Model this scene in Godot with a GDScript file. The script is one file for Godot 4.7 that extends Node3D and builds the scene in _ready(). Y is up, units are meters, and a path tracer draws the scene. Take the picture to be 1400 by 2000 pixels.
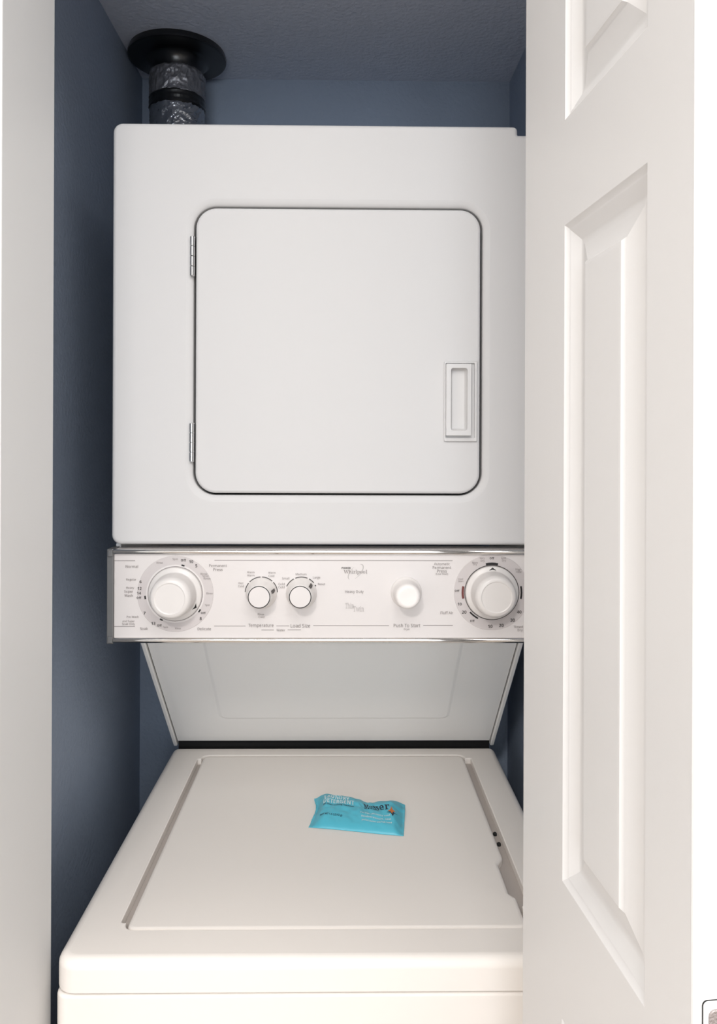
extends Node3D
# A stacked laundry unit in a shallow closet, seen through an open bifold door.
# x runs right, y up; «depth» below is the distance from the camera plane into the closet (= -z). Eye height 1.38 m.

var M := {}

# ---------------------------------------------------------------- mesh helpers
func begin() -> SurfaceTool:
	var st := SurfaceTool.new()
	st.begin(Mesh.PRIMITIVE_TRIANGLES)
	return st

func tri(st: SurfaceTool, a: Vector3, b: Vector3, c: Vector3, na: Vector3, nb: Vector3, nc: Vector3) -> void:
	if (b - a).cross(c - a).length_squared() < 1e-18:
		return
	if (b - a).cross(c - a).dot(na + nb + nc) > 0.0:
		var t := b; b = c; c = t
		t = nb; nb = nc; nc = t
	st.set_normal(na); st.add_vertex(a)
	st.set_normal(nb); st.add_vertex(b)
	st.set_normal(nc); st.add_vertex(c)

func quad(st: SurfaceTool, a: Vector3, b: Vector3, c: Vector3, d: Vector3, na: Vector3, nb: Vector3, nc: Vector3, nd: Vector3) -> void:
	tri(st, a, b, c, na, nb, nc)
	tri(st, a, c, d, na, nc, nd)

func end_normals(p: PackedVector2Array, closed: bool, flip: bool) -> Array:
	# per segment: [normal at its start, normal at its end]; soft across small turns, long segments win
	var n := p.size()
	var count := n if closed else n - 1
	var seg := []
	for i in count:
		var d := p[(i + 1) % n] - p[i]
		var m := Vector2(d.y, -d.x).normalized()
		seg.append([-m if flip else m, d.length_squared()])
	var out := []
	for i in count:
		var s: Vector2 = seg[i][0]
		var pair := [s, s]
		for k in 2:
			var j := i - 1 if k == 0 else i + 1
			if closed:
				j = posmod(j, count)
			elif j < 0 or j >= count:
				continue
			var o: Vector2 = seg[j][0]
			if s.dot(o) > 0.8:
				var li: float = seg[i][1]
				var lj: float = seg[j][1]
				pair[k] = (s * li + o * lj).normalized()
		out.append(pair)
	return out

func inset_loop(p: PackedVector2Array, by: float) -> PackedVector2Array:
	var n := p.size()
	var out := PackedVector2Array()
	for i in n:
		var a := (p[i] - p[posmod(i - 1, n)]).normalized()
		var b := (p[(i + 1) % n] - p[i]).normalized()
		var na := Vector2(a.y, -a.x)
		var nb := Vector2(b.y, -b.x)
		out.append(p[i] - (na + nb) / maxf(1.0 + na.dot(nb), 0.2) * by)
	return out

# wall round a closed loop: loop in (u, v), counter-clockwise = faces outwards, clockwise = faces into a hole.
# profile points are (inset, height), going up.
func sweep(st: SurfaceTool, loop: PackedVector2Array, profile: PackedVector2Array, xf: Transform3D) -> void:
	var n := loop.size()
	var ln := end_normals(loop, true, false)
	var flat := PackedVector2Array()
	for q in profile:
		flat.append(Vector2(-q.x, q.y))
	var pn := end_normals(flat, false, false)
	var rings := []
	for q in profile:
		rings.append(inset_loop(loop, q.x))
	for k in profile.size() - 1:
		var r0: PackedVector2Array = rings[k]
		var r1: PackedVector2Array = rings[k + 1]
		for i in n:
			var j := (i + 1) % n
			var l0: Vector2 = ln[i][0]
			var l1: Vector2 = ln[i][1]
			var q0: Vector2 = pn[k][0]
			var q1: Vector2 = pn[k][1]
			quad(st, xf * Vector3(r0[i].x, r0[i].y, profile[k].y), xf * Vector3(r0[j].x, r0[j].y, profile[k].y),
				xf * Vector3(r1[j].x, r1[j].y, profile[k + 1].y), xf * Vector3(r1[i].x, r1[i].y, profile[k + 1].y),
				xf.basis * Vector3(l0.x * q0.x, l0.y * q0.x, q0.y), xf.basis * Vector3(l1.x * q0.x, l1.y * q0.x, q0.y),
				xf.basis * Vector3(l1.x * q1.x, l1.y * q1.x, q1.y), xf.basis * Vector3(l0.x * q1.x, l0.y * q1.x, q1.y))

func cap(st: SurfaceTool, loop: PackedVector2Array, h: float, up: bool, xf: Transform3D, holes: Array = []) -> void:
	var nrm := xf.basis * Vector3(0, 0, 1.0 if up else -1.0)
	if holes.size() == 1:
		# the band between the outline and a hole, stitched round by angle
		var lo := dense(loop)
		var ho := dense(backwards(holes[0]))
		var c := Vector2.ZERO
		for q in ho:
			c += q / ho.size()
		lo = from_angle_zero(lo, c)
		ho = from_angle_zero(ho, c)
		var i := 0
		var j := 0
		while i < lo.size() or j < ho.size():
			var p: Vector2 = lo[i % lo.size()]
			var q: Vector2 = ho[j % ho.size()]
			var pa := fposmod((lo[(i + 1) % lo.size()] - c).angle(), TAU) + (TAU if i + 1 >= lo.size() else 0.0)
			var qa := fposmod((ho[(j + 1) % ho.size()] - c).angle(), TAU) + (TAU if j + 1 >= ho.size() else 0.0)
			var third: Vector2
			if j >= ho.size() or (i < lo.size() and pa < qa):
				third = lo[(i + 1) % lo.size()]
				i += 1
			else:
				third = ho[(j + 1) % ho.size()]
				j += 1
			tri(st, xf * Vector3(p.x, p.y, h), xf * Vector3(q.x, q.y, h), xf * Vector3(third.x, third.y, h), nrm, nrm, nrm)
		return
	var ids := Geometry2D.triangulate_polygon(Transform2D(0.0, Vector2(1000, 1000), 0.0, Vector2.ZERO) * loop)   # in millimetres: its tolerance is coarse
	if ids.is_empty():                               # a fan from the middle serves the rest
		var mid := Vector2.ZERO
		for q in loop:
			mid += q / loop.size()
		for i in loop.size():
			var p := loop[i]
			var q := loop[(i + 1) % loop.size()]
			tri(st, xf * Vector3(mid.x, mid.y, h), xf * Vector3(p.x, p.y, h), xf * Vector3(q.x, q.y, h), nrm, nrm, nrm)
	for t in range(0, ids.size(), 3):
		tri(st, xf * Vector3(loop[ids[t]].x, loop[ids[t]].y, h), xf * Vector3(loop[ids[t + 1]].x, loop[ids[t + 1]].y, h),
			xf * Vector3(loop[ids[t + 2]].x, loop[ids[t + 2]].y, h), nrm, nrm, nrm)

func dense(p: PackedVector2Array) -> PackedVector2Array:
	var total := 0.0
	for i in p.size():
		total += p[i].distance_to(p[(i + 1) % p.size()])
	var out := PackedVector2Array()
	for i in p.size():
		var q := p[(i + 1) % p.size()]
		var n := maxi(1, ceili(p[i].distance_to(q) / total * 80.0))
		for k in n:
			out.append(p[i].lerp(q, float(k) / n))
	return out

func from_angle_zero(p: PackedVector2Array, c: Vector2) -> PackedVector2Array:
	var best := 0
	for i in p.size():
		if fposmod((p[i] - c).angle(), TAU) < fposmod((p[best] - c).angle(), TAU):
			best = i
	var out := PackedVector2Array()
	for i in p.size():
		out.append(p[(best + i) % p.size()])
	return out

func round_poly(pts: Array, radii: Array, segs := 7) -> PackedVector2Array:
	var out := PackedVector2Array()
	var n := pts.size()
	for i in n:
		var p: Vector2 = pts[i]
		var r: float = radii[i % radii.size()]
		if r <= 0.0:
			out.append(p)
			continue
		var d1: Vector2 = (pts[posmod(i - 1, n)] - p).normalized()
		var d2: Vector2 = (pts[(i + 1) % n] - p).normalized()
		var half := acos(clampf(d1.dot(d2), -1, 1)) / 2.0
		var c := p + (d1 + d2).normalized() * r / sin(half)
		var a := (p + d1 * r / tan(half) - c).angle()
		var b := (p + d2 * r / tan(half) - c).angle()
		var turn := wrapf(b - a, -PI, PI)
		for k in segs + 1:
			out.append(c + Vector2.from_angle(a + turn * k / segs) * r)
	return out

func rect(x0: float, y0: float, x1: float, y1: float, r := 0.0, segs := 7) -> PackedVector2Array:
	return round_poly([Vector2(x0, y0), Vector2(x1, y0), Vector2(x1, y1), Vector2(x0, y1)], [r], segs)

func backwards(p: PackedVector2Array) -> PackedVector2Array:
	var q := p.duplicate()
	q.reverse()
	return q

func round_edge(h0: float, h1: float, r: float, segs := 4, bottom := 0.0) -> PackedVector2Array:
	# a straight side from h0 to h1 with its top edge rounded by r
	var out := PackedVector2Array()
	if bottom > 0.0:
		for k in segs:
			var a := PI / 2 * k / segs
			out.append(Vector2(bottom * (1.0 - sin(a)), h0 + bottom * (1.0 - cos(a))))
		out.append(Vector2(0, h0 + bottom))
	else:
		out.append(Vector2(0, h0))
	for k in segs + 1:
		var a := PI / 2 * k / segs
		out.append(Vector2(r * (1.0 - cos(a)), h1 - r * (1.0 - sin(a))))
	return out

func slab(st: SurfaceTool, loop: PackedVector2Array, profile: PackedVector2Array, xf: Transform3D, holes: Array = []) -> void:
	sweep(st, loop, profile, xf)
	var last := profile[profile.size() - 1]
	cap(st, inset_loop(loop, last.x), last.y, true, xf, holes)
	cap(st, inset_loop(loop, profile[0].x), profile[0].y, false, xf)

func facing() -> Transform3D:                    # (u, v, w) = (x, y, towards the camera); w = -depth
	return Transform3D()
func lying() -> Transform3D:                     # (u, v, w) = (x, depth, y)
	return Transform3D(Basis(Vector3(1, 0, 0), Vector3(0, 0, -1), Vector3(0, 1, 0)), Vector3.ZERO)
func sideways() -> Transform3D:                  # (u, v, w) = (depth, y, x)
	return Transform3D(Basis(Vector3(0, 0, -1), Vector3(0, 1, 0), Vector3(1, 0, 0)), Vector3.ZERO)

func box(st: SurfaceTool, x0: float, x1: float, y0: float, y1: float, d0: float, d1: float, r := 0.0) -> void:
	if r <= 0.0:
		slab(st, rect(x0, d0, x1, d1), PackedVector2Array([Vector2(0, y0), Vector2(0, y1)]), lying())
	else:
		slab(st, rect(x0, d0, x1, d1, r * 1.6, 3), round_edge(y0, y1, r, 3, r), lying())

func lathe(st: SurfaceTool, p: PackedVector2Array, xf: Transform3D, segs := 48, wobble := 0.0, noise: FastNoiseLite = null) -> void:
	# p: (radius, height); the axis is the w axis of xf
	var pn := end_normals(p, false, false)
	for k in p.size() - 1:
		for i in segs:
			var c := []
			for e in [[k, i, 0], [k, i + 1, 0], [k + 1, i + 1, 1], [k + 1, i, 1]]:
				var a: float = TAU * e[1] / segs
				var q: Vector2 = p[e[0]]
				var rr := q.x
				if noise:
					rr += wobble * noise.get_noise_3d(cos(a) * 60.0, sin(a) * 60.0, q.y * 1500.0)
				var m: Vector2 = pn[k][e[2]]
				c.append(xf * Vector3(rr * cos(a), rr * sin(a), q.y))
				c.append((xf.basis * Vector3(m.x * cos(a), m.x * sin(a), m.y)).normalized())
			if noise:
				var f: Vector3 = -(c[2] - c[0]).cross(c[6] - c[0])
				f = f.normalized() if f.length() > 1e-12 else c[1]
				if f.dot(c[1]) < 0.0:
					f = -f
				for e in [1, 3, 5, 7]:
					c[e] = (c[e] * 0.45 + f * 0.55).normalized()
			quad(st, c[0], c[2], c[4], c[6], c[1], c[3], c[5], c[7])

func crumple_at(a: float, t: float, r: float, h0: float, h1: float, amp: float, noise: FastNoiseLite, fy: float) -> Vector3:
	var h := lerpf(h0, h1, t)
	var rr := r + amp * noise.get_noise_3d(cos(a) * 60.0, sin(a) * 60.0, h * fy)
	rr -= 0.0016 * (1.0 - smoothstep(0.0, 0.06, minf(t, 1.0 - t)))
	return Vector3(rr * cos(a), rr * sin(a), h)

func crumpled(st: SurfaceTool, r: float, h0: float, h1: float, xf: Transform3D, rows: int, amp: float, noise: FastNoiseLite, fy: float) -> void:
	# a hand-wrapped band of tape or foil
	var segs := 150
	for k in rows:
		for i in segs:
			var c := []
			for e in [[i, k], [i + 1, k], [i + 1, k + 1], [i, k + 1]]:
				var a: float = TAU * e[0] / segs
				var t: float = float(e[1]) / rows
				var da := crumple_at(a + 0.02, t, r, h0, h1, amp, noise, fy) - crumple_at(a - 0.02, t, r, h0, h1, amp, noise, fy)
				var dt := crumple_at(a, t + 0.02, r, h0, h1, amp, noise, fy) - crumple_at(a, t - 0.02, r, h0, h1, amp, noise, fy)
				c.append(xf * crumple_at(a, t, r, h0, h1, amp, noise, fy))
				c.append((xf.basis * da.cross(dt)).normalized())
			quad(st, c[0], c[2], c[4], c[6], c[1], c[3], c[5], c[7])

func ring_arc(st: SurfaceTool, xf: Transform3D, r0: float, r1: float, a0: float, a1: float, h: float) -> void:
	# a flat printed band between two radii, angles in degrees, raised by h
	var n := maxi(int(absf(a1 - a0) / 5.0), 2)
	var loop := PackedVector2Array()
	for k in n + 1:
		loop.append(Vector2.from_angle(deg_to_rad(lerpf(a0, a1, float(k) / n))) * r1)
	for k in n + 1:
		loop.append(Vector2.from_angle(deg_to_rad(lerpf(a1, a0, float(k) / n))) * r0)
	slab(st, loop, PackedVector2Array([Vector2(0, 0), Vector2(0, h)]), xf)

func hoop(st: SurfaceTool, xf: Transform3D, r0: float, r1: float, h: float) -> void:
	lathe(st, PackedVector2Array([Vector2(r1, 0), Vector2(r1, h), Vector2(r0, h), Vector2(r0, 0)]), xf, 64)

var fonts := {}
func letters(st: SurfaceTool, words: String, width: float, xf: Transform3D, font := "Droid Sans", bold := false, tall := 0.0) -> void:
	# words set to a given width (or height), centred on the origin of xf, standing 0.25 mm proud
	var key := font + str(bold)
	if not fonts.has(key):
		var f := SystemFont.new()
		f.font_names = PackedStringArray([font])
		if bold:
			f.font_weight = 700
		fonts[key] = f
	var t := TextMesh.new()
	t.font = fonts[key]
	t.text = words
	t.font_size = 24
	t.pixel_size = 0.01
	t.depth = 0.0
	t.curve_step = 2.5
	var box_ := t.get_aabb()
	if box_.size.x <= 0.0:
		print("no letters for ", words)
		return
	var s := width / box_.size.x
	var sy := tall / box_.size.y if tall > 0.0 else s
	var mid := box_.get_center()
	var arr := t.surface_get_arrays(0)
	var v: PackedVector3Array = arr[Mesh.ARRAY_VERTEX]
	var idx: PackedInt32Array = arr[Mesh.ARRAY_INDEX]
	var nn := xf.basis.z.normalized()
	for k in range(0, idx.size(), 3):
		var c := []
		for e in 3:
			var q := v[idx[k + e]] - mid
			c.append(xf * Vector3(q.x * s, q.y * sy, 0.0))
		tri(st, c[0], c[1], c[2], nn, nn, nn)

# ---------------------------------------------------------------- scene helpers
func obj(called: String, st: SurfaceTool, m: Material, parent: Node = self, label := "") -> MeshInstance3D:
	var o := MeshInstance3D.new()
	o.name = called
	o.mesh = st.commit()
	o.material_override = m
	if label:
		o.set_meta("label", label)
	parent.add_child(o, true)
	return o

func thing(called: String, label: String, category: String, group := "") -> Node3D:
	var o := Node3D.new()
	o.name = called
	add_child(o, true)
	o.set_meta("label", label)
	o.set_meta("category", category)
	if group:
		o.set_meta("group", group)
	return o

func struct(o: Node3D, label: String, category: String) -> Node3D:
	o.set_meta("kind", "structure")
	o.set_meta("label", label)
	o.set_meta("category", category)
	return o

func mat(called: String, c: Color, rough := 0.5, metal := 0.0, spec := 0.5) -> StandardMaterial3D:
	var m := StandardMaterial3D.new()
	m.resource_name = called
	m.albedo_color = c
	m.roughness = rough
	m.metallic = metal
	m.metallic_specular = spec
	M[called] = m
	return m

func relief(m: StandardMaterial3D, freq: float, size: float, height_cm: float, seed_ := 1) -> void:
	# fine bumps on a painted surface; size = metres one texture tile covers
	var n := FastNoiseLite.new()
	n.seed = seed_
	n.frequency = freq
	n.noise_type = FastNoiseLite.TYPE_SIMPLEX_SMOOTH
	n.fractal_octaves = 3
	var t := NoiseTexture2D.new()
	t.width = 512
	t.height = 512
	t.seamless = true
	t.noise = n
	m.heightmap_enabled = true
	m.heightmap_texture = t
	m.heightmap_scale = height_cm
	m.uv1_triplanar = true
	m.uv1_world_triplanar = true
	m.uv1_scale = Vector3.ONE / size

func area_light(called: String, at: Vector3, look: Vector3, size: Vector2, energy: float, c: Color) -> void:
	var l := AreaLight3D.new()
	l.name = called
	l.area_size = size
	l.light_energy = energy
	l.light_color = c
	l.area_range = 12.0
	l.area_attenuation = 2.0
	l.shadow_enabled = true
	add_child(l, true)
	l.look_at_from_position(at, at + look, Vector3.UP if absf(look.y) < 0.9 else Vector3.FORWARD)

# ================================================================ build
func _ready() -> void:
	# ---- camera: level, a shade of yaw and roll, lens shifted down
	var cam := Camera3D.new()
	cam.name = "camera"
	cam.projection = Camera3D.PROJECTION_FRUSTUM
	cam.near = 0.05
	cam.far = 50.0
	cam.size = 2000.0 / 1500.0 * 0.05
	cam.frustum_offset = Vector2(5.2, -133.8) / 1500.0 * 0.05
	cam.position = Vector3(0, 1.38, 0)
	cam.rotation = Vector3(0.0006, -0.0137, 0.0037)
	add_child(cam)
	cam.current = true
	# ---- sky (reaches the room only through its added window), exposure
	var env := Environment.new()
	env.background_mode = Environment.BG_SKY
	var sky := Sky.new()
	var psm := ProceduralSkyMaterial.new()
	psm.sky_top_color = Color(0.55, 0.68, 0.85)
	psm.sky_horizon_color = Color(0.85, 0.88, 0.92)
	psm.ground_bottom_color = Color(0.35, 0.35, 0.33)
	psm.ground_horizon_color = Color(0.7, 0.72, 0.72)
	sky.sky_material = psm
	env.sky = sky
	env.tonemap_mode = Environment.TONE_MAPPER_LINEAR
	env.tonemap_exposure = 0.88
	env.sdfgi_enabled = true
	env.ssao_enabled = true
	env.ssil_enabled = true
	var we := WorldEnvironment.new()
	we.name = "environment"
	we.environment = env
	add_child(we)
	# ---- the room's ceiling lamp (behind and above the camera), added fill panel and window daylight
	area_light("ceiling_lamp_glow", Vector3(-0.45, 2.365, 1.0), Vector3.DOWN, Vector2(0.26, 0.26), 3.0, Color(1.0, 0.985, 0.97))
	area_light("fill_panel_glow", Vector3(0.35, 2.422, 0.45), Vector3.DOWN, Vector2(1.15, 1.15), 2.2, Color(0.985, 0.99, 1.0))  # fill light from an added panel, no known fitting
	area_light("window_fill_light", Vector3(0.0, 1.45, 2.27), Vector3(0, 0, -1), Vector2(1.1, 1.2), 3.3, Color(0.95, 0.975, 1.0))  # frontal fill set in the added window

	materials()
	room()
	closet()
	bifold_door()
	laundry_unit()
	vent_pipe()
	packet()
	room_lamp()

func materials() -> void:
	mat("dimmed_dryer_enamel", Color(0.835, 0.829, 0.827), 0.45, 0.0, 0.22)  # darker than the washer's white to offset stronger light on the dryer
	mat("enamel", Color(0.945, 0.918, 0.890), 0.34, 0.0, 0.26)  # lightened to offset weaker light on the washer top
	mat("enamel_matte", Color(0.965, 0.96, 0.95), 0.4, 0.0, 0.5)  # lightened further for the dimly lit sloping panel
	mat("knob_plastic", Color(0.95, 0.93, 0.915), 0.35, 0.0, 0.4)
	mat("plastic", Color(0.885, 0.866, 0.852), 0.3, 0.0, 0.5)
	mat("panel_white", Color(0.87, 0.848, 0.838), 0.32, 0.0, 0.5)
	mat("dial_grey", Color(0.80, 0.772, 0.765), 0.4)
	mat("print_dark", Color(0.30, 0.28, 0.27), 0.6)
	mat("print_grey", Color(0.55, 0.52, 0.51), 0.6)
	mat("print_pale", Color(0.74, 0.72, 0.71), 0.6)
	mat("black_print", Color(0.10, 0.09, 0.09), 0.5)
	mat("red_print", Color(0.42, 0.20, 0.18), 0.5)
	mat("end_cap", Color(0.47, 0.47, 0.47), 0.4, 0.3)
	mat("chrome", Color(0.88, 0.87, 0.86), 0.08, 1.0)
	mat("steel", Color(0.80, 0.80, 0.80), 0.18, 1.0)
	mat("hinge_metal", Color(0.68, 0.64, 0.63), 0.5, 0.5)
	mat("gap_black", Color(0.05, 0.047, 0.045), 0.8)  # black for gaps that lie in shade
	mat("handle_plastic", Color(0.84, 0.832, 0.828), 0.4)
	mat("slot_grey", Color(0.72, 0.685, 0.66), 0.5)
	mat("black_rubber", Color(0.05, 0.05, 0.05), 0.6)
	var w := mat("door_paint", Color(0.895, 0.884, 0.874), 0.42)
	relief(w, 0.02, 0.12, 0.004, 3)
	w = mat("trim_paint", Color(0.91, 0.906, 0.90), 0.45)
	relief(w, 0.02, 0.12, 0.004, 4)
	w = mat("room_paint", Color(0.90, 0.895, 0.89), 0.8)
	relief(w, 0.03, 0.25, 0.02, 5)
	w = mat("slate_paint", Color(0.60, 0.65, 0.725), 0.6, 0.0, 0.4)
	relief(w, 0.035, 0.22, 0.07, 6)
	w = mat("lightened_ceiling_slate", Color(0.86, 0.885, 0.94), 0.6, 0.0, 0.4)  # slate lightened to make up for light missing on the closet ceiling
	relief(w, 0.035, 0.22, 0.09, 8)
	w = mat("floor_wood", Color(0.60, 0.54, 0.48), 0.45)
	w = M.hinge_metal
	relief(w, 0.06, 0.05, 0.05, 9)
	w = mat("tape", Color(0.50, 0.50, 0.52), 0.36, 0.5)
	w = mat("foil", Color(0.66, 0.67, 0.69), 0.24, 0.9)
	w = mat("black_metal", Color(0.035, 0.037, 0.042), 0.28, 0.0, 0.6)
	w = mat("packet_blue", Color(0.33, 0.72, 0.80), 0.40)
	mat("packet_white", Color(0.86, 0.93, 0.94), 0.5)
	mat("packet_navy", Color(0.03, 0.13, 0.24), 0.5)
	mat("packet_orange", Color(0.82, 0.45, 0.20), 0.5)
	var g := mat("lamp_glass", Color(0.95, 0.94, 0.92), 0.5)
	g.emission_enabled = true
	g.emission = Color(1.0, 0.96, 0.9)
	g.emission_energy_multiplier = 1.0
	var p := mat("window_glass", Color(0.9, 0.95, 0.97, 0.06), 0.05)
	p.transparency = BaseMaterial3D.TRANSPARENCY_ALPHA

# ---------------------------------------------------------------- setting
func room() -> void:
	var o: Node3D
	var st := begin(); box(st, -1.5, 1.6, -0.1, 0.0, -2.45, 1.70)
	struct(obj("floor", st, M.floor_wood), "plain floor of the room and closet", "floor")
	st = begin(); box(st, -1.5, 1.6, 2.44, 2.54, -2.45, 0.879)
	struct(obj("ceiling", st, M.room_paint), "white ceiling of the room in front of the closet", "ceiling")
	# wall with the closet opening: left, right, header
	st = begin()
	box(st, -1.4, -0.346, 0.0, 2.44, 0.746, 0.879)
	box(st, -0.346, 0.316, 2.05, 2.44, 0.746, 0.879)
	box(st, 0.316, 1.5, 0.0, 2.44, 0.746, 0.879)
	struct(obj("wall_front", st, M.room_paint), "white wall around the closet opening", "wall")
	st = begin(); box(st, -1.5, -1.4, 0.0, 2.44, -2.45, 0.879)
	struct(obj("wall_left", st, M.room_paint), "white left side wall of the room behind the viewer", "wall")
	st = begin(); box(st, 1.5, 1.6, 0.0, 2.44, -2.45, 0.879)
	struct(obj("wall_right", st, M.room_paint), "white right side wall of the room behind the viewer", "wall")
	st = begin()
	box(st, -1.4, -0.6, 0.0, 2.44, -2.42, -2.32)
	box(st, 0.6, 1.5, 0.0, 2.44, -2.42, -2.32)
	box(st, -0.6, 0.6, 0.0, 0.8, -2.42, -2.32)
	box(st, -0.6, 0.6, 2.1, 2.44, -2.42, -2.32)
	struct(obj("wall_back", st, M.room_paint), "white wall with an added window opposite the closet", "wall")
	var win := Node3D.new(); win.name = "window_1"; add_child(win, true)  # unseen window, added to carry the frontal fill
	struct(win, "white framed window opposite the closet, unseen and added for fill light", "window")
	st = begin()
	box(st, -0.6, -0.55, 0.8, 2.1, -2.40, -2.34)
	box(st, 0.55, 0.6, 0.8, 2.1, -2.40, -2.34)
	box(st, -0.55, 0.55, 0.8, 0.85, -2.40, -2.34)
	box(st, -0.55, 0.55, 2.05, 2.1, -2.40, -2.34)
	obj("frame", st, M.trim_paint, win)
	st = begin(); box(st, -0.55, 0.55, 0.85, 2.05, -2.374, -2.37)
	obj("pane", st, M.window_glass, win)
	# jambs and casing of the closet opening
	st = begin(); box(st, -0.346, -0.332, 0.0, 2.05, 0.744, 0.879, 0.0015)
	struct(obj("trim_1", st, M.trim_paint), "white painted jamb left of the washer", "jamb")
	st = begin(); box(st, 0.302, 0.316, 0.0, 2.05, 0.744, 0.879, 0.0015)
	struct(obj("trim_2", st, M.trim_paint), "white painted jamb hidden behind the bifold door", "jamb")
	st = begin(); box(st, -0.332, 0.302, 2.034, 2.05, 0.744, 0.879, 0.0015)
	struct(obj("trim_3", st, M.trim_paint), "white head jamb above the closet opening", "jamb")
	st = begin()
	box(st, -0.405, -0.338, 0.0, 2.11, 0.731, 0.746, 0.003)
	box(st, 0.308, 0.375, 0.0, 2.11, 0.731, 0.746, 0.003)
	box(st, -0.338, 0.308, 2.044, 2.11, 0.731, 0.746, 0.003)
	struct(obj("trim_4", st, M.trim_paint), "white casing round the closet opening", "casing")

func closet() -> void:
	var st := begin(); box(st, -0.5187, -0.4187, 0.0, 2.128, 0.879, 1.68)
	struct(obj("wall_closet_left", st, M.slate_paint), "dark slate blue closet wall left of the laundry unit", "wall")
	st = begin(); box(st, 0.3365, 0.4365, 0.0, 2.128, 0.879, 1.68)
	struct(obj("wall_closet_right", st, M.slate_paint), "dark slate blue closet wall right of the laundry unit", "wall")
	st = begin(); box(st, -0.4187, 0.3365, 0.0, 2.128, 1.58, 1.68)
	struct(obj("wall_closet_back", st, M.slate_paint), "dark slate blue closet wall behind the dryer", "wall")
	st = begin(); box(st, -0.5187, 0.4365, 2.128, 2.24, 0.879, 1.68)
	struct(obj("ceiling_closet", st, M.lightened_ceiling_slate), "closet ceiling pierced by the vent pipe, its slate lightened for missing light", "ceiling")

func room_lamp() -> void:
	var o := thing("ceiling_light", "round white flush ceiling light of the room, behind the viewer", "lamp")
	o.position = Vector3(-0.45, 2.44, 1.0)
	var down := Transform3D(Basis(Vector3(1, 0, 0), Vector3(0, 0, 1), Vector3(0, -1, 0)), Vector3.ZERO)
	var st := begin()
	lathe(st, PackedVector2Array([Vector2(0.19, 0.0), Vector2(0.19, 0.02), Vector2(0.18, 0.026), Vector2(0.17, 0.026)]), down)
	obj("base_ring", st, M.trim_paint, o)
	st = begin()
	lathe(st, PackedVector2Array([Vector2(0.175, 0.02), Vector2(0.165, 0.045), Vector2(0.13, 0.060), Vector2(0.07, 0.068), Vector2(0.0, 0.07)]), down)
	obj("lamp_shade", st, M.lamp_glass, o)
	o = thing("added_fill_panel", "square white fill panel added above the viewer, unseen", "lamp")
	o.position = Vector3(0.35, 2.44, 0.45)  # unseen fitting, added to carry the fill light
	st = begin()
	slab(st, rect(-0.60, -0.60, 0.60, 0.60, 0.004, 2), PackedVector2Array([Vector2(0, 0), Vector2(0, 0.010), Vector2(0.002, 0.012)]), down, [backwards(rect(-0.58, -0.58, 0.58, 0.58, 0.003, 2))])
	obj("frame", st, M.trim_paint, o)
	st = begin()
	cap(st, rect(-0.581, -0.581, 0.581, 0.581), 0.010, true, down)
	obj("diffuser", st, M.lamp_glass, o)

# ---------------------------------------------------------------- bifold door
func leaf_panel(st: SurfaceTool, y0: float, y1: float, leaf: Transform3D) -> void:
	# a moulded raised panel, outer edge x 0.104..0.249 of the leaf: lip, ogee, floor, step up to the field
	var loop := backwards(rect(0.104, y0, 0.2493, y1))
	var prof := PackedVector2Array()
	# (inset, height): walls face into the hole, so insets are negative towards the panel's middle
	for q in [Vector2(-0.0430, -0.0008), Vector2(-0.0404, -0.0010), Vector2(-0.0378, -0.0044), Vector2(-0.0215, -0.0090), Vector2(-0.0175, -0.0090), Vector2(-0.0150, -0.0085), Vector2(-0.0060, -0.0036), Vector2(-0.0050, -0.0031), Vector2(-0.0038, -0.0029), Vector2(-0.0018, -0.0016), Vector2(-0.0006, -0.0003), Vector2(0.0, 0.0)]:
		prof.append(q)
	sweep(st, loop, prof, leaf)

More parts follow.
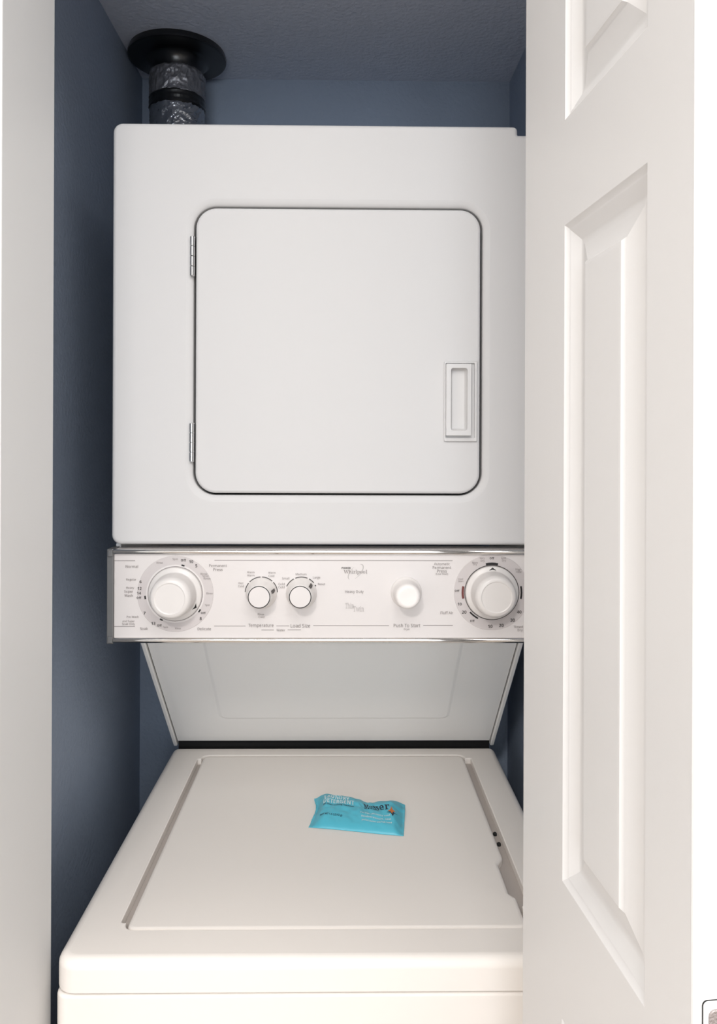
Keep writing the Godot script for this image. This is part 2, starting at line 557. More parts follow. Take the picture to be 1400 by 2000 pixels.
func bifold_door() -> void:
	var door := Node3D.new()
	door.name = "door_1"
	add_child(door, true)
	struct(door, "white moulded bifold door folded open at the right of the closet", "door")
	# leaf axes: u along the leaf from the closet towards the viewer, v up, w out of its visible face (to the left)
	var far_edge := Vector3(0.174, 0.0, -0.745)
	var near_edge := Vector3(0.2008, 0.0, -0.439)
	var u := (near_edge - far_edge).normalized()
	var v := Vector3.UP
	var w := u.cross(v)
	var length := (near_edge - far_edge).length()
	var h := 2.015
	var panels := [[0.17, 0.90], [1.0145, 1.564], [1.652, 1.93]]
	for k in 2:
		var shift := -w * (0.0385 * k) 
		var leaf := Transform3D(Basis(u, v, w), far_edge + Vector3(0, 0.012, 0) + shift)
		var outer := rect(0.0, 0.0, length, h)
		var st := begin()
		var holes := []
		if k == 0:
			for p in panels:
				holes.append(backwards(rect(0.104, p[0] - 0.012, 0.2493, p[1] - 0.012)))
		sweep(st, outer, PackedVector2Array([Vector2(0.0012, -0.035), Vector2(0.0, -0.0338), Vector2(0.0, -0.0016), Vector2(0.0005, -0.0005), Vector2(0.0016, 0.0)]), leaf)
		if k == 0:
			var cuts := [0.0016, 0.95, 1.60, h - 0.0016]
			for m in 3:
				cap(st, rect(0.0016, cuts[m], length - 0.0016, cuts[m + 1]), 0.0, true, leaf, [holes[m]])
		else:
			cap(st, inset_loop(outer, 0.0016), 0.0, true, leaf)
		cap(st, inset_loop(outer, 0.0012), -0.035, false, leaf)
		var lf := obj("leaf", st, M.door_paint, door)
		if k == 0:
			for p in panels:
				var ps := begin()
				leaf_panel(ps, p[0] - 0.012, p[1] - 0.012, leaf)
				var lp := rect(0.104 + 0.0430, p[0] - 0.012 + 0.0430, 0.2493 - 0.0430, p[1] - 0.012 - 0.0430)
				cap(ps, lp, -0.0008, true, leaf)
				obj("raised_panel", ps, M.door_paint, lf)
	# hinge on the near edge, joining the two leaves
	var edge := Transform3D(Basis(-w, Vector3.UP, u), near_edge + Vector3(0, 0.0, 0))
	for y in [1.026, 0.30, 1.80]:
		var st := begin()
		var xf := edge.translated_local(Vector3(0, y, 0))
		slab(st, rect(0.0062, -0.034, 0.0665, 0.034, 0.003, 4), PackedVector2Array([Vector2(0, -0.001), Vector2(0, 0.0010), Vector2(0.0004, 0.0014)]), xf)
		var hg := obj("hinge", st, M.trim_paint, door, "hinge with a white outer and a worn metal inner plate")
		st = begin()
		slab(st, rect(0.0056, -0.0345, 0.0664, 0.0345, 0.003, 4), PackedVector2Array([Vector2(0, -0.001), Vector2(0, 0.0002)]), xf)
		obj("mortise", st, M.gap_black, hg)
		st = begin()
		slab(st, rect(0.0088, -0.030, 0.0640, 0.030, 0.004, 4), PackedVector2Array([Vector2(0, 0.0010), Vector2(0, 0.0022), Vector2(0.0004, 0.0026)]), xf)
		obj("inner_plate", st, M.hinge_metal, hg)
		for j in 5:
			st = begin()
			var up := Transform3D(Basis(xf.basis.x, -xf.basis.z, xf.basis.y), xf * Vector3(0.0367, -0.034 + 0.0136 * j, 0.004))
			lathe(st, PackedVector2Array([Vector2(0.0, 0.0004), Vector2(0.0036, 0.0004), Vector2(0.0042, 0.001), Vector2(0.0042, 0.0126), Vector2(0.0036, 0.0132), Vector2(0.0, 0.0132)]), up, 16)
			obj("knuckle", st, M.hinge_metal, hg)

# ---------------------------------------------------------------- laundry unit
func laundry_unit() -> void:
	var t := thing("stacked_washer_dryer", "white stacked laundry unit, dryer above a top-loading washer, in the narrow closet", "washer dryer")
	dryer(t)
	shroud(t)
	control_panel(t)
	washer(t)

func dryer(t: Node3D) -> void:
	var F := facing()
	var fd := -1.063                                     # w of the front face
	var outer := round_poly([Vector2(-0.3222, 1.2402), Vector2(0.2842, 1.2402), Vector2(0.2842, 1.8103), Vector2(0.2380, 1.8103), Vector2(0.2380, 1.8222), Vector2(-0.3222, 1.8222)],
		[0.013, 0.013, 0.008, 0.001, 0.0062, 0.013], 6)
	var hole := backwards(rect(-0.2108, 1.3086, 0.1901, 1.7085, 0.0315, 12))
	var st := begin()
	sweep(st, outer, round_edge(fd - 0.345, fd, 0.0055, 5), F)
	var lip := PackedVector2Array([Vector2(0, fd - 0.03), Vector2(0, fd - 0.0062), Vector2(0.0006, fd - 0.0046), Vector2(0.0022, fd - 0.0026), Vector2(0.0050, fd - 0.0011), Vector2(0.0082, fd - 0.0003), Vector2(0.0100, fd)])
	sweep(st, hole, lip, F)
	cap(st, inset_loop(outer, 0.0055), fd, true, F, [inset_loop(hole, 0.0100)])
	cap(st, outer, fd - 0.345, false, F)
	obj("dryer_body", st, M.dimmed_dryer_enamel, t)
	st = begin()
	cap(st, rect(-0.2110, 1.3084, 0.1903, 1.7087, 0.0315, 12), fd - 0.022, true, F)  # dark sheet that puts shade into the gap round the door
	obj("door_gap_backing", st, M.gap_black, t, "dark sheet for the shade in the gap round the dryer door")
	# door
	st = begin()
	var dl := rect(-0.2075, 1.3114, 0.1868, 1.7058, 0.0285, 12)
	slab(st, dl, round_edge(fd - 0.018, fd - 0.0005, 0.0042, 5), F)
	var door := obj("dryer_door", st, M.dimmed_dryer_enamel, t)
	# handle: outer plate, groove, bezel round a finger pocket
	var hw := fd - 0.0006
	var H := Transform3D(Basis.IDENTITY, Vector3(0, 0, hw))
	st = begin()
	var plate := rect(0.1362, 1.3842, 0.1822, 1.4950, 0.0015, 3)
	var groove := backwards(rect(0.1382, 1.3888, 0.1786, 1.4924, 0.001, 3))
	slab(st, plate, PackedVector2Array([Vector2(0, 0), Vector2(0, 0.0030), Vector2(0.0008, 0.0040)]), H, [groove])
	sweep(st, groove, PackedVector2Array([Vector2(0, 0.0002), Vector2(0, 0.0040)]), H)
	cap(st, backwards(groove), 0.0003, true, H)
	obj("door_handle", st, M.handle_plastic, door)
	st = begin()
	var bez := rect(0.1384, 1.3918, 0.1732, 1.4910, 0.0012, 3)
	var pocket := backwards(rect(0.1448, 1.3990, 0.1676, 1.4850, 0.0032, 3))
	slab(st, bez, round_edge(0.0003, 0.0105, 0.0008, 3), H, [pocket])
	sweep(st, pocket, PackedVector2Array([Vector2(-0.003, 0.0008), Vector2(0, 0.0048), Vector2(0, 0.0105)]), H)
	cap(st, inset_loop(backwards(pocket), 0.003), 0.0008, true, H)
	obj("handle_bezel", st, M.handle_plastic, door)
	# hinges: four knuckles each in the gap at the left
	for span in [[1.6103, 1.6655], [1.3545, 1.4080]]:
		st = begin()
		var x := -0.2117
		box(st, x - 0.0004, x + 0.0030, span[0], span[1], -fd + 0.0012, -fd + 0.012)
		var hg := obj("hinge", st, M.steel, t, "bright metal hinge of the dryer door")
		var step: float = (span[1] - span[0]) / 4.0
		for k in 4:
			st = begin()
			var up := Transform3D(Basis(Vector3(1, 0, 0), Vector3(0, 0, -1), Vector3(0, 1, 0)), Vector3(x, span[0] + step * k, fd + 0.0018))
			lathe(st, PackedVector2Array([Vector2(0, 0.0002), Vector2(0.0028, 0.0002), Vector2(0.0034, 0.0008), Vector2(0.0034, step - 0.0008), Vector2(0.0028, step - 0.0002), Vector2(0, step - 0.0002)]), up, 20)
			obj("knuckle", st, M.steel, hg)

func shroud(t: Node3D) -> void:
	# two folded side plates and the sloping panel between the controls and the washer top
	var S := sideways()
	var side := PackedVector2Array([Vector2(1.085, 1.108), Vector2(1.1755, 1.108), Vector2(1.4560, 0.8085), Vector2(1.475, 0.8085), Vector2(1.475, 1.239), Vector2(1.085, 1.239)])
	for x in [-0.3222, 0.2772]:
		var st := begin()
		slab(st, side, PackedVector2Array([Vector2(0.0012, x), Vector2(0, x + 0.0012), Vector2(0, x + 0.0058), Vector2(0.0012, x + 0.0070)]), S)
		obj("side_plate", st, M.enamel_matte, t)
	var a := Vector3(0, 1.108, -1.1785)
	var b := Vector3(0, 0.8085, -1.4590)
	var down := (b - a).normalized()
	var n := Vector3(1, 0, 0).cross(down)                # out of the panel: towards the viewer and down
	if n.z < 0.0:
		n = -n
	var v := -down
	var P := Transform3D(Basis(Vector3(1, 0, 0), v, Vector3(1, 0, 0).cross(v)), a)
	var len_ := (b - a).length()
	var sheet := rect(-0.3137, -len_ + 0.0125, 0.2757, 0.0)
	var field := rect(-0.226, -len_ + 0.098, 0.190, -0.02, 0.016, 6)
	var st := begin()
	var hole := backwards(field)
	slab(st, sheet, PackedVector2Array([Vector2(0, -0.0035), Vector2(0, -0.0030), Vector2(0.0008, -0.0022)]), P, [inset_loop(hole, 0.0)])
	sweep(st, field, PackedVector2Array([Vector2(0.0, -0.0022), Vector2(0.0015, -0.0021), Vector2(0.004, -0.0014), Vector2(0.0060, -0.0012)]), P)
	cap(st, inset_loop(field, 0.006), -0.0012, true, P)
	obj("sloping_panel", st, M.enamel_matte, t)
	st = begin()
	box(st, -0.3150, 0.2772, 0.70, 1.10, 1.4665, 1.4745)  # black sheet painting the unlit void under the panel
	obj("void_backing", st, M.gap_black, t, "dark sheet for the shade behind the sloping panel")

func control_panel(t: Node3D) -> void:
	var F := facing()
	var front := -1.058
	var st := begin()
	box(st, -0.3164, 0.2810, 1.1065, 1.2340, 1.058, 1.10, 0.0006)
	var p := obj("control_panel", st, M.panel_white, t)
	for x in [-0.3256, 0.2810]:
		st = begin()
		slab(st, rect(x, 1.1050, x + 0.0092, 1.2350, 0.0015, 3), round_edge(front - 0.04, front + 0.003, 0.0012, 3), F)
		var ec := obj("end_cap", st, M.end_cap, p, "grey end cap of the control panel")
		for y in [1.1110, 1.2292]:
			st = begin()
			slab(st, rect(x + 0.0018, y - 0.0048, x + 0.0085, y + 0.0048, 0.0012, 3), round_edge(front, front + 0.0052, 0.0010, 3), F)
			obj("cap_block", st, M.end_cap, p)
	for y in [1.2312, 1.1098]:
		st = begin()
		var along := Transform3D(Basis(Vector3(0, 1, 0), Vector3(0, 0, 1), Vector3(1, 0, 0)), Vector3(-0.3170, y, front + 0.0006))
		lathe(st, PackedVector2Array([Vector2(0, 0), Vector2(0.0034, 0), Vector2(0.0038, 0.0004), Vector2(0.0038, 0.5986), Vector2(0, 0.599)]), along, 24)
		obj("trim_bar", st, M.chrome, p, "chrome trim bar")
	# printed words and rules
	var words := [
		["Normal", -0.2919, 1.211, 0.0169],
		["Regular", -0.2926, 1.1927, 0.0134],
		["6", -0.2799, 1.1899, 0.0028],
		["Heavy", -0.294, 1.1814, 0.0106],
		["12", -0.2813, 1.1808, 0.0056],
		["Super", -0.2961, 1.1761, 0.012],
		["Wash", -0.2961, 1.1712, 0.0113],
		["14", -0.282, 1.1744, 0.0056],
		["Off", -0.282, 1.1681, 0.0063],
		["7", -0.2743, 1.147, 0.0028],
		["Pre-Wash", -0.2905, 1.142, 0.0162],
		["And Super", -0.2961, 1.1356, 0.0169],
		["Soak Only", -0.2961, 1.1317, 0.0176],
		["Soak", -0.275, 1.1258, 0.0106],
		["Rinse", -0.2539, 1.2161, 0.0085],
		["Spin", -0.2327, 1.2207, 0.007],
		["Off", -0.2214, 1.2197, 0.007],
		["10", -0.2109, 1.2177, 0.0056],
		["5", -0.2038, 1.212, 0.0028],
		["Permanent", -0.1742, 1.2122, 0.024],
		["Press", -0.1742, 1.2069, 0.0127],
		["Rinse", -0.1933, 1.2008, 0.0092],
		["Spray", -0.1911, 1.1976, 0.0085],
		["Rinse", -0.189, 1.1945, 0.0092],
		["Rinse", -0.1855, 1.1741, 0.0085],
		["Spin", -0.1883, 1.1578, 0.0063],
		["Off", -0.194, 1.1473, 0.0063],
		["8", -0.1975, 1.1395, 0.0028],
		["Delicate", -0.1926, 1.1254, 0.0183],
		["13", -0.2623, 1.1329, 0.0056],
		["Off", -0.2539, 1.1301, 0.0063],
		["Spin", -0.2454, 1.1273, 0.0063],
		["Rinse", -0.2285, 1.126, 0.0078],
		["Hot", -0.1425, 1.1883, 0.0063],
		["Cold", -0.1425, 1.1841, 0.0078],
		["Warm", -0.1291, 1.2032, 0.0099],
		["Warm", -0.1291, 1.1989, 0.0099],
		["Warm", -0.1002, 1.2026, 0.0099],
		["Cold", -0.1009, 1.1983, 0.0078],
		["Cold", -0.0869, 1.1871, 0.0085],
		["Cold", -0.0869, 1.1829, 0.0085],
		["Rinse", -0.115, 1.1454, 0.0085],
		["Cold", -0.1143, 1.1419, 0.0078],
		["Small", -0.0812, 1.1949, 0.0099],
		["Medium", -0.0601, 1.2006, 0.0148],
		["Large", -0.0389, 1.1957, 0.0099],
		["Reset", -0.0319, 1.187, 0.0099],
		["Temperature", -0.115, 1.1296, 0.0345],
		["Load Size", -0.0608, 1.1298, 0.0268],
		["Water", -0.0876, 1.1237, 0.012],
		["Heavy Duty", 0.0132, 1.1762, 0.0254],
		["Push To Start", 0.0858, 1.1303, 0.0366],
		["Dryer", 0.0858, 1.1247, 0.0085],
		["Automatic", 0.1337, 1.2151, 0.0218],
		["Permanent", 0.1337, 1.2101, 0.0254],
		["Press", 0.1337, 1.2052, 0.0134],
		["(Low Heat)", 0.1337, 1.201, 0.0169],
		["Fluff Air", 0.1408, 1.1478, 0.0176],
		["Off", 0.2028, 1.2231, 0.0063],
		["Very", 0.1894, 1.2227, 0.007],
		["Dry", 0.1901, 1.2191, 0.0056],
		["More", 0.1795, 1.217, 0.0078],
		["Dry", 0.1795, 1.2142, 0.0056],
		["Less", 0.219, 1.2235, 0.007],
		["Dry", 0.2197, 1.2196, 0.0056],
		["Cool", 0.1598, 1.1944, 0.0063],
		["Down", 0.1598, 1.1912, 0.007],
		["Off", 0.1549, 1.1781, 0.0063],
		["10", 0.1584, 1.1598, 0.0056],
		["20", 0.1647, 1.1486, 0.0063],
		["Off", 0.176, 1.1366, 0.0063],
		["10", 0.2007, 1.129, 0.0063],
		["20", 0.2162, 1.1304, 0.0063],
		["30", 0.2317, 1.1376, 0.0063],
		["40", 0.2408, 1.1489, 0.0063],
		["High", 0.2394, 1.2073, 0.0078],
		["Heat", 0.2401, 1.2042, 0.0078],
		["Timed", 0.2394, 1.1284, 0.0127],
		["Dry", 0.2422, 1.1235, 0.007],
	]
	var rules := [
		[-0.3159, -0.2877, 1.2187], [-0.1792, 0.1485, 1.2194], [-0.3159, -0.2877, 1.1285], [-0.1792, -0.1362, 1.1291], [-0.0939, -0.0763, 1.1293],
		[-0.0432, 0.0611, 1.1297], [0.1083, 0.1492, 1.1301], [-0.1143, -0.0974, 1.1236], [-0.0784, -0.0601, 1.1238],
	]
	var grey := begin()
	var dark := begin()
	var z := front + 0.0011
	for w in words:
		var is_number: bool = w[0].is_valid_int() or w[0] == "Off"
		letters(dark if is_number else grey, w[0], w[3], Transform3D(Basis.IDENTITY, Vector3(w[1], w[2], z)), "Droid Sans", is_number)
	for r in rules:
		slab(grey, PackedVector2Array([Vector2(r[0], r[2] - 0.0004), Vector2(r[1], r[2] - 0.0004), Vector2(r[1], r[2] + 0.0004), Vector2(r[0], r[2] + 0.0004)]), PackedVector2Array([Vector2(0, front), Vector2(0, front + 0.00015)]), F)
	letters(dark, "POWER", 0.0125, Transform3D(Basis.IDENTITY, Vector3(0.0019, 1.2093, z)), "Droid Sans", true)
	letters(grey, "Whirlpool", 0.0325, Transform3D(Basis.IDENTITY, Vector3(0.0146, 1.2034, z)), "Droid Serif")
	obj("legend", grey, M.print_grey, p, "small grey printed words and rules")
	obj("legend_numbers", dark, M.print_dark, p, "small dark printed numbers")
	# pale print: the swoosh round the maker's name and the two staggered words
	var pale := begin()
	letters(pale, "Thin", 0.0120, Transform3D(Basis.IDENTITY, Vector3(0.0066, 1.1575, z)), "Droid Serif", false, 0.0075)
	letters(pale, "Twin", 0.0150, Transform3D(Basis.IDENTITY, Vector3(0.0190, 1.1532, z)), "Droid Serif", false, 0.0075)
	for part in [[-35.0, 120.0], [165.0, 275.0]]:
		var pts := PackedVector2Array()
		var inner := PackedVector2Array()
		for k in 19:
			var a := deg_to_rad(lerpf(part[0], part[1], k / 18.0))
			var wd := 0.0005 * sin(PI * k / 18.0) + 0.0001
			var q := Vector2(cos(a) * 0.0065, sin(a) * 0.0135)
			pts.append((q * (1.0 + wd / 0.008)).rotated(-0.75) + Vector2(0.0150, 1.2036))
			inner.append((q * (1.0 - wd / 0.008)).rotated(-0.75) + Vector2(0.0150, 1.2036))
		inner.reverse()
		pts.append_array(inner)
		st = begin()
		cap(st, pts, front + 0.0002, true, F)
		obj("swoosh", st, M.print_pale, p, "pale printed stroke round the maker's name")
	obj("pale_legend", pale, M.print_pale, p, "two pale staggered printed words")
	# the two big timer dials
	for d in [[-0.2324, 1.1735, -31.0, false], [0.2028, 1.1758, 90.0, true]]:
		var C := Transform3D(Basis.IDENTITY, Vector3(d[0], d[1], front))
		st = begin()
		lathe(st, PackedVector2Array([Vector2(0.0522, 0.0), Vector2(0.0522, 0.0004), Vector2(0.0520, 0.0006), Vector2(0.0, 0.0006)]), C, 72)
		obj("dial_plate", st, M.dial_grey, p, "pale grey ring printed round a timer dial")
		st = begin()
		if d[3]:
			hoop(st, C, 0.0371, 0.0379, 0.0014)
		else:
			hoop(st, C, 0.0376, 0.0400, 0.0010)
		obj("dial_ring", st, M.print_dark if d[3] else M.panel_white, p)
		var marks := [[0.0382, 0.0412, 78, 102], [0.0400, 0.0422, -12, 12], [0.0395, 0.0415, 222, 242]]
		if not d[3]:
			st = begin()
			hoop(st, C, 0.0372, 0.0377, 0.0012)
			obj("dial_line", st, M.print_grey, p)
			marks = [[0.0392, 0.0412, 72, 78], [0.0405, 0.0425, 184, 190], [0.0392, 0.0412, 239, 245], [0.0396, 0.0416, 322, 328]]
		for m in marks:
			st = begin()
			ring_arc(st, C, m[0], m[1], m[2], m[3], 0.0014)
			obj("dial_mark", st, M.black_print, p)
		if d[3]:
			st = begin()
			ring_arc(st, C, 0.0388, 0.0418, 168, 192, 0.0014)
			obj("dial_mark", st, M.red_print, p, "dark red mark left of the right dial")
		st = begin()
		lathe(st, PackedVector2Array([Vector2(0.0366, 0.0006), Vector2(0.0366, 0.0030), Vector2(0.0362, 0.0042), Vector2(0.0352, 0.0050), Vector2(0.0310, 0.0070), Vector2(0.0300, 0.0080), Vector2(0.0294, 0.0100),
			Vector2(0.0284, 0.0270), Vector2(0.0278, 0.0310), Vector2(0.0262, 0.0340), Vector2(0.0238, 0.0355), Vector2(0.0212, 0.0360), Vector2(0.0206, 0.0359), Vector2(0.0201, 0.0354), Vector2(0.0190, 0.0352), Vector2(0.0, 0.0352)]), C, 72)
		var k := obj("timer_dial", st, M.plastic, t)
		st = begin()
		var R := C * Transform3D(Basis(Vector3(0, 0, 1), deg_to_rad(d[2] - 90.0)), Vector3.ZERO)
		# the arrow lies on the sloping skirt
		var tip := Vector3(0, 0.0352, 0.0054)
		var bl := Vector3(-0.0052, 0.0313, 0.0073)
		var br := Vector3(0.0052, 0.0313, 0.0073)
		var notch := Vector3(0, 0.0322, 0.0069)
		var nn := (R.basis * Vector3(0, 0.45, 0.9)).normalized()
		tri(st, R * tip, R * bl, R * notch, nn, nn, nn)
		tri(st, R * tip, R * notch, R * br, nn, nn, nn)
		obj("pointer", st, M.black_print, k, "dark arrow on the dial skirt")
	# two selector knobs
	for d in [[-0.1147, 1.1743, 18.0], [-0.0597, 1.1745, 43.0]]:
		var C := Transform3D(Basis.IDENTITY, Vector3(d[0], d[1], front))
		st = begin()
		lathe(st, PackedVector2Array([Vector2(0.0212, 0.0), Vector2(0.0212, 0.0024), Vector2(0.0209, 0.0038), Vector2(0.0203, 0.0052), Vector2(0.0192, 0.0090), Vector2(0.0178, 0.0160), Vector2(0.0160, 0.0262), Vector2(0.0156, 0.0275), Vector2(0.0151, 0.0280)]), C, 56)
		var k := obj("selector_knob", st, M.knob_plastic, t)
		st = begin()
		lathe(st, PackedVector2Array([Vector2(0.0151, 0.0280), Vector2(0.0139, 0.0281)]), C, 56)
		obj("knob_ring", st, M.black_print, k, "dark ring round the knob face")
		st = begin()
		lathe(st, PackedVector2Array([Vector2(0.0139, 0.0281), Vector2(0.0136, 0.0283), Vector2(0.0, 0.0283)]), C, 56)
		obj("knob_face", st, M.panel_white, k, "bright white knob face")
		st = begin()
		var R := C * Transform3D(Basis(Vector3(0, 0, 1), deg_to_rad(d[2])), Vector3.ZERO)
		slab(st, rect(0.0146, -0.0020, 0.0200, 0.0020, 0.0005, 2), PackedVector2Array([Vector2(0, 0.006), Vector2(0, 0.0212), Vector2(0.0004, 0.0216)]), R)
		obj("pointer", st, M.print_dark, k, "dark pointer on the knob rim")
	st = begin()
	var K := Transform3D(Basis.IDENTITY, Vector3(-0.1147, 1.1743, front))
	for a in [[3, 43], [48, 88], [93, 136], [142, 176]]:
		ring_arc(st, K, 0.0217, 0.0229, a[0], a[1], 0.0002)
	K.origin.x = -0.0597
	for a in [[40, 62], [68, 112], [118, 155]]:
		ring_arc(st, K, 0.0217, 0.0229, a[0], a[1], 0.0002)
	ring_arc(st, K, 0.0214, 0.0228, 26, 31, 0.0002)
	obj("range_arc", st, M.print_dark, p, "dark printed arcs over the two selector knobs")
	# start button
	st = begin()
	var B := Transform3D(Basis.IDENTITY, Vector3(0.0847, 1.1758, front))
	lathe(st, PackedVector2Array([Vector2(0.0212, 0.0), Vector2(0.0212, 0.0022), Vector2(0.0205, 0.0038), Vector2(0.0190, 0.0060), Vector2(0.0180, 0.0100), Vector2(0.0174, 0.0180), Vector2(0.0170, 0.0270), Vector2(0.0164, 0.0300), Vector2(0.0150, 0.0322), Vector2(0.0128, 0.0332), Vector2(0.0112, 0.0330), Vector2(0.0, 0.0326)]), B, 56)
	obj("start_button", st, M.knob_plastic, t)

func washer(t: Node3D) -> void:
	var L := lying()
	var st := begin()
	slab(st, rect(-0.3212, 0.8565, 0.2834, 1.464, 0.014, 5), round_edge(0.0, 0.767, 0.004, 3, 0.003), L)
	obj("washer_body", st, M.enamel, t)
	# deck with the lid opening
	st = begin()
	var deck := round_poly([Vector2(-0.3220, 0.8550), Vector2(0.2842, 0.8550), Vector2(0.2842, 1.4560), Vector2(-0.3220, 1.4560)], [0.024, 0.024, 0.0125, 0.0125], 8)
	var open := round_poly([Vector2(-0.2595, 0.9095), Vector2(0.2215, 0.9095), Vector2(0.2215, 0.953), Vector2(0.2325, 0.957), Vector2(0.2312, 1.402), Vector2(0.2205, 1.402), Vector2(0.2205, 1.4170), Vector2(-0.2595, 1.4170), Vector2(-0.2595, 1.401), Vector2(-0.2660, 1.401), Vector2(-0.2660, 0.9235), Vector2(-0.2595, 0.9235)],
		[0.0120, 0.0, 0.0, 0.004, 0.003, 0.0, 0.014, 0.014, 0.0, 0.003, 0.003, 0.0], 6)
	var hole := backwards(open)
	sweep(st, deck, round_edge(0.7690, 0.8062, 0.0115, 7, 0.002), L)
	cap(st, inset_loop(deck, 0.0115), 0.8062, true, L, [inset_loop(hole, 0.0016)])
	cap(st, inset_loop(deck, 0.002), 0.7690, false, L)
	sweep(st, hole, PackedVector2Array([Vector2(0, 0.7930), Vector2(0, 0.8044), Vector2(0.0005, 0.8057), Vector2(0.0016, 0.8062)]), L)
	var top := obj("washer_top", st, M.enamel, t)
	st = begin()
	cap(st, inset_loop(open, -0.0008), 0.7960, true, L)
	obj("lid_channel", st, M.slot_grey, top, "grey channel round the lid")
	for d in [1.1450, 1.1155]:
		st = begin()
		lathe(st, PackedVector2Array([Vector2(0.0030, 0.0), Vector2(0.0030, 0.003), Vector2(0.0020, 0.0044), Vector2(0.0, 0.0046)]), Transform3D(L.basis, Vector3(0.2256, 0.7960, -d)), 16)
		obj("bumper", st, M.black_rubber, top, "small dark bumper in the lid channel")
	# lid
	st = begin()
	var lid := round_poly([Vector2(-0.2575, 0.9115), Vector2(0.2190, 0.9115), Vector2(0.2190, 0.972), Vector2(0.2118, 0.982), Vector2(0.2118, 1.050), Vector2(0.2212, 1.068), Vector2(0.2190, 1.4148), Vector2(-0.2575, 1.4148)],
		[0.0110, 0.0110, 0.004, 0.004, 0.004, 0.0160, 0.0125, 0.0125], 6)
	slab(st, lid, PackedVector2Array([Vector2(0, 0.7940), Vector2(0, 0.8012), Vector2(0.0004, 0.8030), Vector2(0.0014, 0.8044), Vector2(0.0030, 0.8053), Vector2(0.0050, 0.8056)]), L)
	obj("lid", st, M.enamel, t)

# ---------------------------------------------------------------- vent pipe
func vent_pipe() -> void:
	var t := thing("dryer_vent_pipe", "silver and black exhaust pipe rising behind the dryer through the closet ceiling", "pipe")
	t.position = Vector3(-0.3245, 1.45, -1.478)
	var up := Transform3D(Basis(Vector3(1, 0, 0), Vector3(0, 0, -1), Vector3(0, 1, 0)), Vector3(0, -1.45, 0))
	var n := FastNoiseLite.new()
	n.seed = 7
	n.frequency = 0.03
	n.fractal_octaves = 3
	# collar under the ceiling, a flat dark hat that droops a little
	var st := begin()
	lathe(st, PackedVector2Array([Vector2(0.0470, 2.050), Vector2(0.0470, 2.0800), Vector2(0.0478, 2.0900), Vector2(0.0500, 2.0985), Vector2(0.0545, 2.1060), Vector2(0.0620, 2.1110), Vector2(0.0880, 2.1140), Vector2(0.0920, 2.1158), Vector2(0.0925, 2.1200), Vector2(0.0900, 2.1278)]), up, 64)
	obj("ceiling_collar", st, M.black_metal, t, "black collar against the ceiling")
	var pts := PackedVector2Array()
	n.fractal_type = FastNoiseLite.FRACTAL_RIDGED
	st = begin()
	crumpled(st, 0.0508, 2.036, 2.086, up, 26, 0.0030, n, 1100.0)
	obj("tape_wrap", st, M.tape, t, "crumpled grey tape round the joint")
	pts = PackedVector2Array()
	for k in 7:
		pts.append(Vector2(0.0500 if k in [0, 6] else 0.0522 + 0.0008 * (k % 2), lerpf(2.014, 2.040, k / 6.0)))
	st = begin()
	lathe(st, pts, up, 64, 0.0012, n)
	obj("clamp_band", st, M.black_metal, t, "dark band below the tape")
	st = begin()
	crumpled(st, 0.0505, 1.968, 2.021, up, 26, 0.0022, n, 1700.0)
	obj("foil_wrap", st, M.foil, t, "wrinkled shiny foil at the top of the pipe")
	st = begin()
	lathe(st, PackedVector2Array([Vector2(0.0500, 1.28), Vector2(0.0500, 1.985)]), up, 64)
	obj("pipe", st, M.foil, t, "plain silver pipe")
# ---------------------------------------------------------------- detergent packet
var packet_noise := FastNoiseLite.new()
func curve(pts: Array, s: float) -> Vector2:
	var f := clampf(s, 0, 1) * (pts.size() - 1)
	var i := mini(int(f), pts.size() - 2)
	return pts[i].cubic_interpolate(pts[i + 1], pts[maxi(i - 1, 0)], pts[mini(i + 2, pts.size() - 1)], f - i)

func on_packet(s: float, v: float, over := 0.0) -> Vector3:
	# s from the left end to the right, v from the front edge to the back; (x, depth) outline on the lid
	var front := [Vector2(-0.0500, 1.1500), Vector2(-0.0150, 1.1440), Vector2(0.0230, 1.1360), Vector2(0.0560, 1.1290), Vector2(0.0875, 1.1240)]
	var back := [Vector2(-0.0470, 1.2340), Vector2(-0.0130, 1.2270), Vector2(0.0220, 1.2160), Vector2(0.0480, 1.2030), Vector2(0.0960, 1.2120)]
	var f := curve(front, s)
	var b := curve(back, s)
	var p := f.lerp(b, v)
	var bow := 0.006 * (1.0 - pow(2.0 * v - 1.0, 2.0))
	if s < 0.5:
		p.x += (bow - 0.0075 * clampf((0.55 - absf(v - 0.22)), 0.0, 1.0)) * pow(1.0 - s * 2.0, 3.0)
	# body: a flat bag, thicker in the middle, thin seams at both ends
	var body := smoothstep(0.02, 0.16, s) * (1.0 - smoothstep(0.86, 0.985, s))
	var across := pow(sin(PI * 0.5 * v / 0.8), 0.62) if v < 0.8 else lerpf(1.0, 0.72, (v - 0.8) / 0.2)
	var dent := 1.0 - 0.28 * exp(-pow((s - 0.60) / 0.10, 2.0)) * smoothstep(0.3, 1.0, v)
	var crease := packet_noise.get_noise_2d(s * 160.0, v * 90.0)
	var hh := 0.0012 + 0.0175 * body * across * dent + 0.0024 * crease * across
	hh += 0.0050 * smoothstep(0.80, 1.0, s) * smoothstep(0.2, 1.0, v) + 0.0035 * (1.0 - smoothstep(0.0, 0.16, s)) * v
	return Vector3(p.x, 0.8057 + maxf(hh, 0.0006) + over, -p.y)

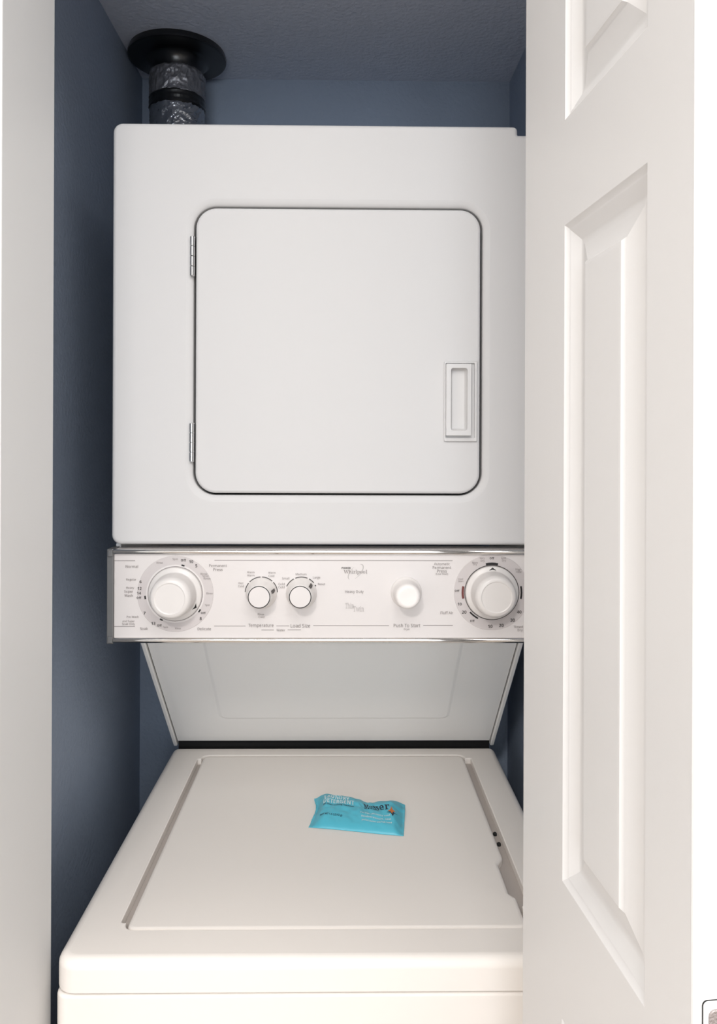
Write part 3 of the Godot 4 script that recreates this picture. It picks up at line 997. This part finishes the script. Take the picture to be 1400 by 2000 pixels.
func packet() -> void:
	packet_noise.seed = 11
	packet_noise.frequency = 0.035
	packet_noise.fractal_octaves = 2
	var t := thing("detergent_packet", "crumpled teal plastic sachet of laundry detergent lying on the washer lid", "packet")
	var nu := 72
	var nv := 40
	var st := begin()
	st.set_smooth_group(0)
	for i in nu:
		for j in nv:
			var q := []
			for e in [[i, j], [i + 1, j], [i + 1, j + 1], [i, j + 1]]:
				var s: float = float(e[0]) / nu
				var v: float = float(e[1]) / nv
				var jag := 0.0
				var p := on_packet(s, v)
				if e[0] == 0 or e[0] == nu:                      # pinked ends
					jag = 0.0006 * (1 if e[1] % 2 else -1)
				p.x += jag
				var ds := on_packet(minf(s + 0.006, 1.0), v) - on_packet(maxf(s - 0.006, 0.0), v)
				var dv := on_packet(s, minf(v + 0.008, 1.0)) - on_packet(s, maxf(v - 0.008, 0.0))
				var nn := ds.cross(dv).normalized()
				if nn.y < 0.0:
					nn = -nn
				q.append(p)
				q.append(nn)
			quad(st, q[0], q[2], q[4], q[6], q[1], q[3], q[5], q[7])
			var low := []
			for e in [0, 2, 4, 6]:
				low.append(Vector3(q[e].x, 0.8057 + minf(q[e].y - 0.8057 - 0.0003, 0.0004 + (q[e].y - 0.8057) * 0.02), q[e].z))
			quad(st, low[0], low[1], low[2], low[3], Vector3.DOWN, Vector3.DOWN, Vector3.DOWN, Vector3.DOWN)
			for e in [[0, 2, 0, 1, j == 0], [2, 4, 1, 2, i == nu - 1], [4, 6, 2, 3, j == nv - 1], [6, 0, 3, 0, i == 0]]:
				if e[4]:
					var a: Vector3 = q[e[0]]
					var b: Vector3 = q[e[1]]
					var out := (b - a).cross(Vector3.UP).normalized()
					quad(st, a, b, low[e[3]], low[e[2]], out, out, out, out)
	var bag := obj("sachet", st, M.packet_blue, t)
	var white := begin()
	var navy := begin()
	packet_words(white, "LAUNDRY", 0.265, 0.790, 0.27, 0.15, true)
	packet_words(white, "DETERGENT", 0.285, 0.635, 0.33, 0.12, true)
	packet_words(navy, "for most washing machines", 0.285, 0.525, 0.33, 0.055, true)
	packet_words(navy, "Mosser", 0.715, 0.655, 0.28, 0.22, true, "Droid Serif")
	packet_words(navy, "NET WT 1.5 OZ (42 g)", 0.22, 0.24, 0.22, 0.055, true)
	packet_words(white, "For high efficiency and", 0.685, 0.375, 0.33, 0.055, true)
	packet_words(white, "standard washers, one", 0.69, 0.285, 0.33, 0.055, true)
	packet_words(white, "packet makes one full load", 0.695, 0.195, 0.33, 0.055, true)
	obj("white_lettering", white, M.packet_white, bag)
	obj("dark_lettering", navy, M.packet_navy, bag)
	# the orange star emblem
	var star := begin()
	var dark := begin()
	for k in 8:
		var r := 0.052 if k % 2 == 0 else 0.030
		var a0 := TAU * k / 8.0
		var a1 := TAU * (k + 1) / 8.0
		var r0 := 1.0 if k % 2 == 0 else 0.45
		var r1 := 0.45 if k % 2 == 0 else 1.0
		var c := on_packet(0.868, 0.50, 0.0007)
		var p0 := on_packet(0.868 + 0.034 * r0 * cos(a0), 0.50 + 0.10 * r0 * sin(a0), 0.0007)
		var p1 := on_packet(0.868 + 0.034 * r1 * cos(a1), 0.50 + 0.10 * r1 * sin(a1), 0.0007)
		tri(star, c, p0, p1, Vector3.UP, Vector3.UP, Vector3.UP)
		if k > 3:
			var d0 := on_packet(0.873 + 0.050 * r0 * cos(a0), 0.475 + 0.13 * r0 * sin(a0), 0.0005)
			var d1 := on_packet(0.873 + 0.050 * r1 * cos(a1), 0.475 + 0.13 * r1 * sin(a1), 0.0005)
			tri(dark, on_packet(0.873, 0.475, 0.0005), d0, d1, Vector3.UP, Vector3.UP, Vector3.UP)
	obj("emblem", star, M.packet_orange, bag, "small orange star emblem")
	obj("emblem_dark_mark", dark, M.packet_navy, bag)  # dark half star printed below the orange one

func packet_words(st: SurfaceTool, words: String, s: float, v: float, ws: float, hv: float, bold: bool, font := "Droid Sans") -> void:
	# letters laid on the packet's curved face: s, v the middle, ws and hv the size as shares of it
	var tmp := begin()
	letters(tmp, words, ws, Transform3D.IDENTITY, font, bold, hv)
	var arr := tmp.commit_to_arrays()
	var verts: PackedVector3Array = arr[Mesh.ARRAY_VERTEX]
	for k in range(0, verts.size(), 3):
		var c := []
		for e in 3:
			var q := verts[k + e]
			c.append(on_packet(s + q.x, v + q.y, 0.0005))
		tri(st, c[0], c[1], c[2], Vector3.UP, Vector3.UP, Vector3.UP)
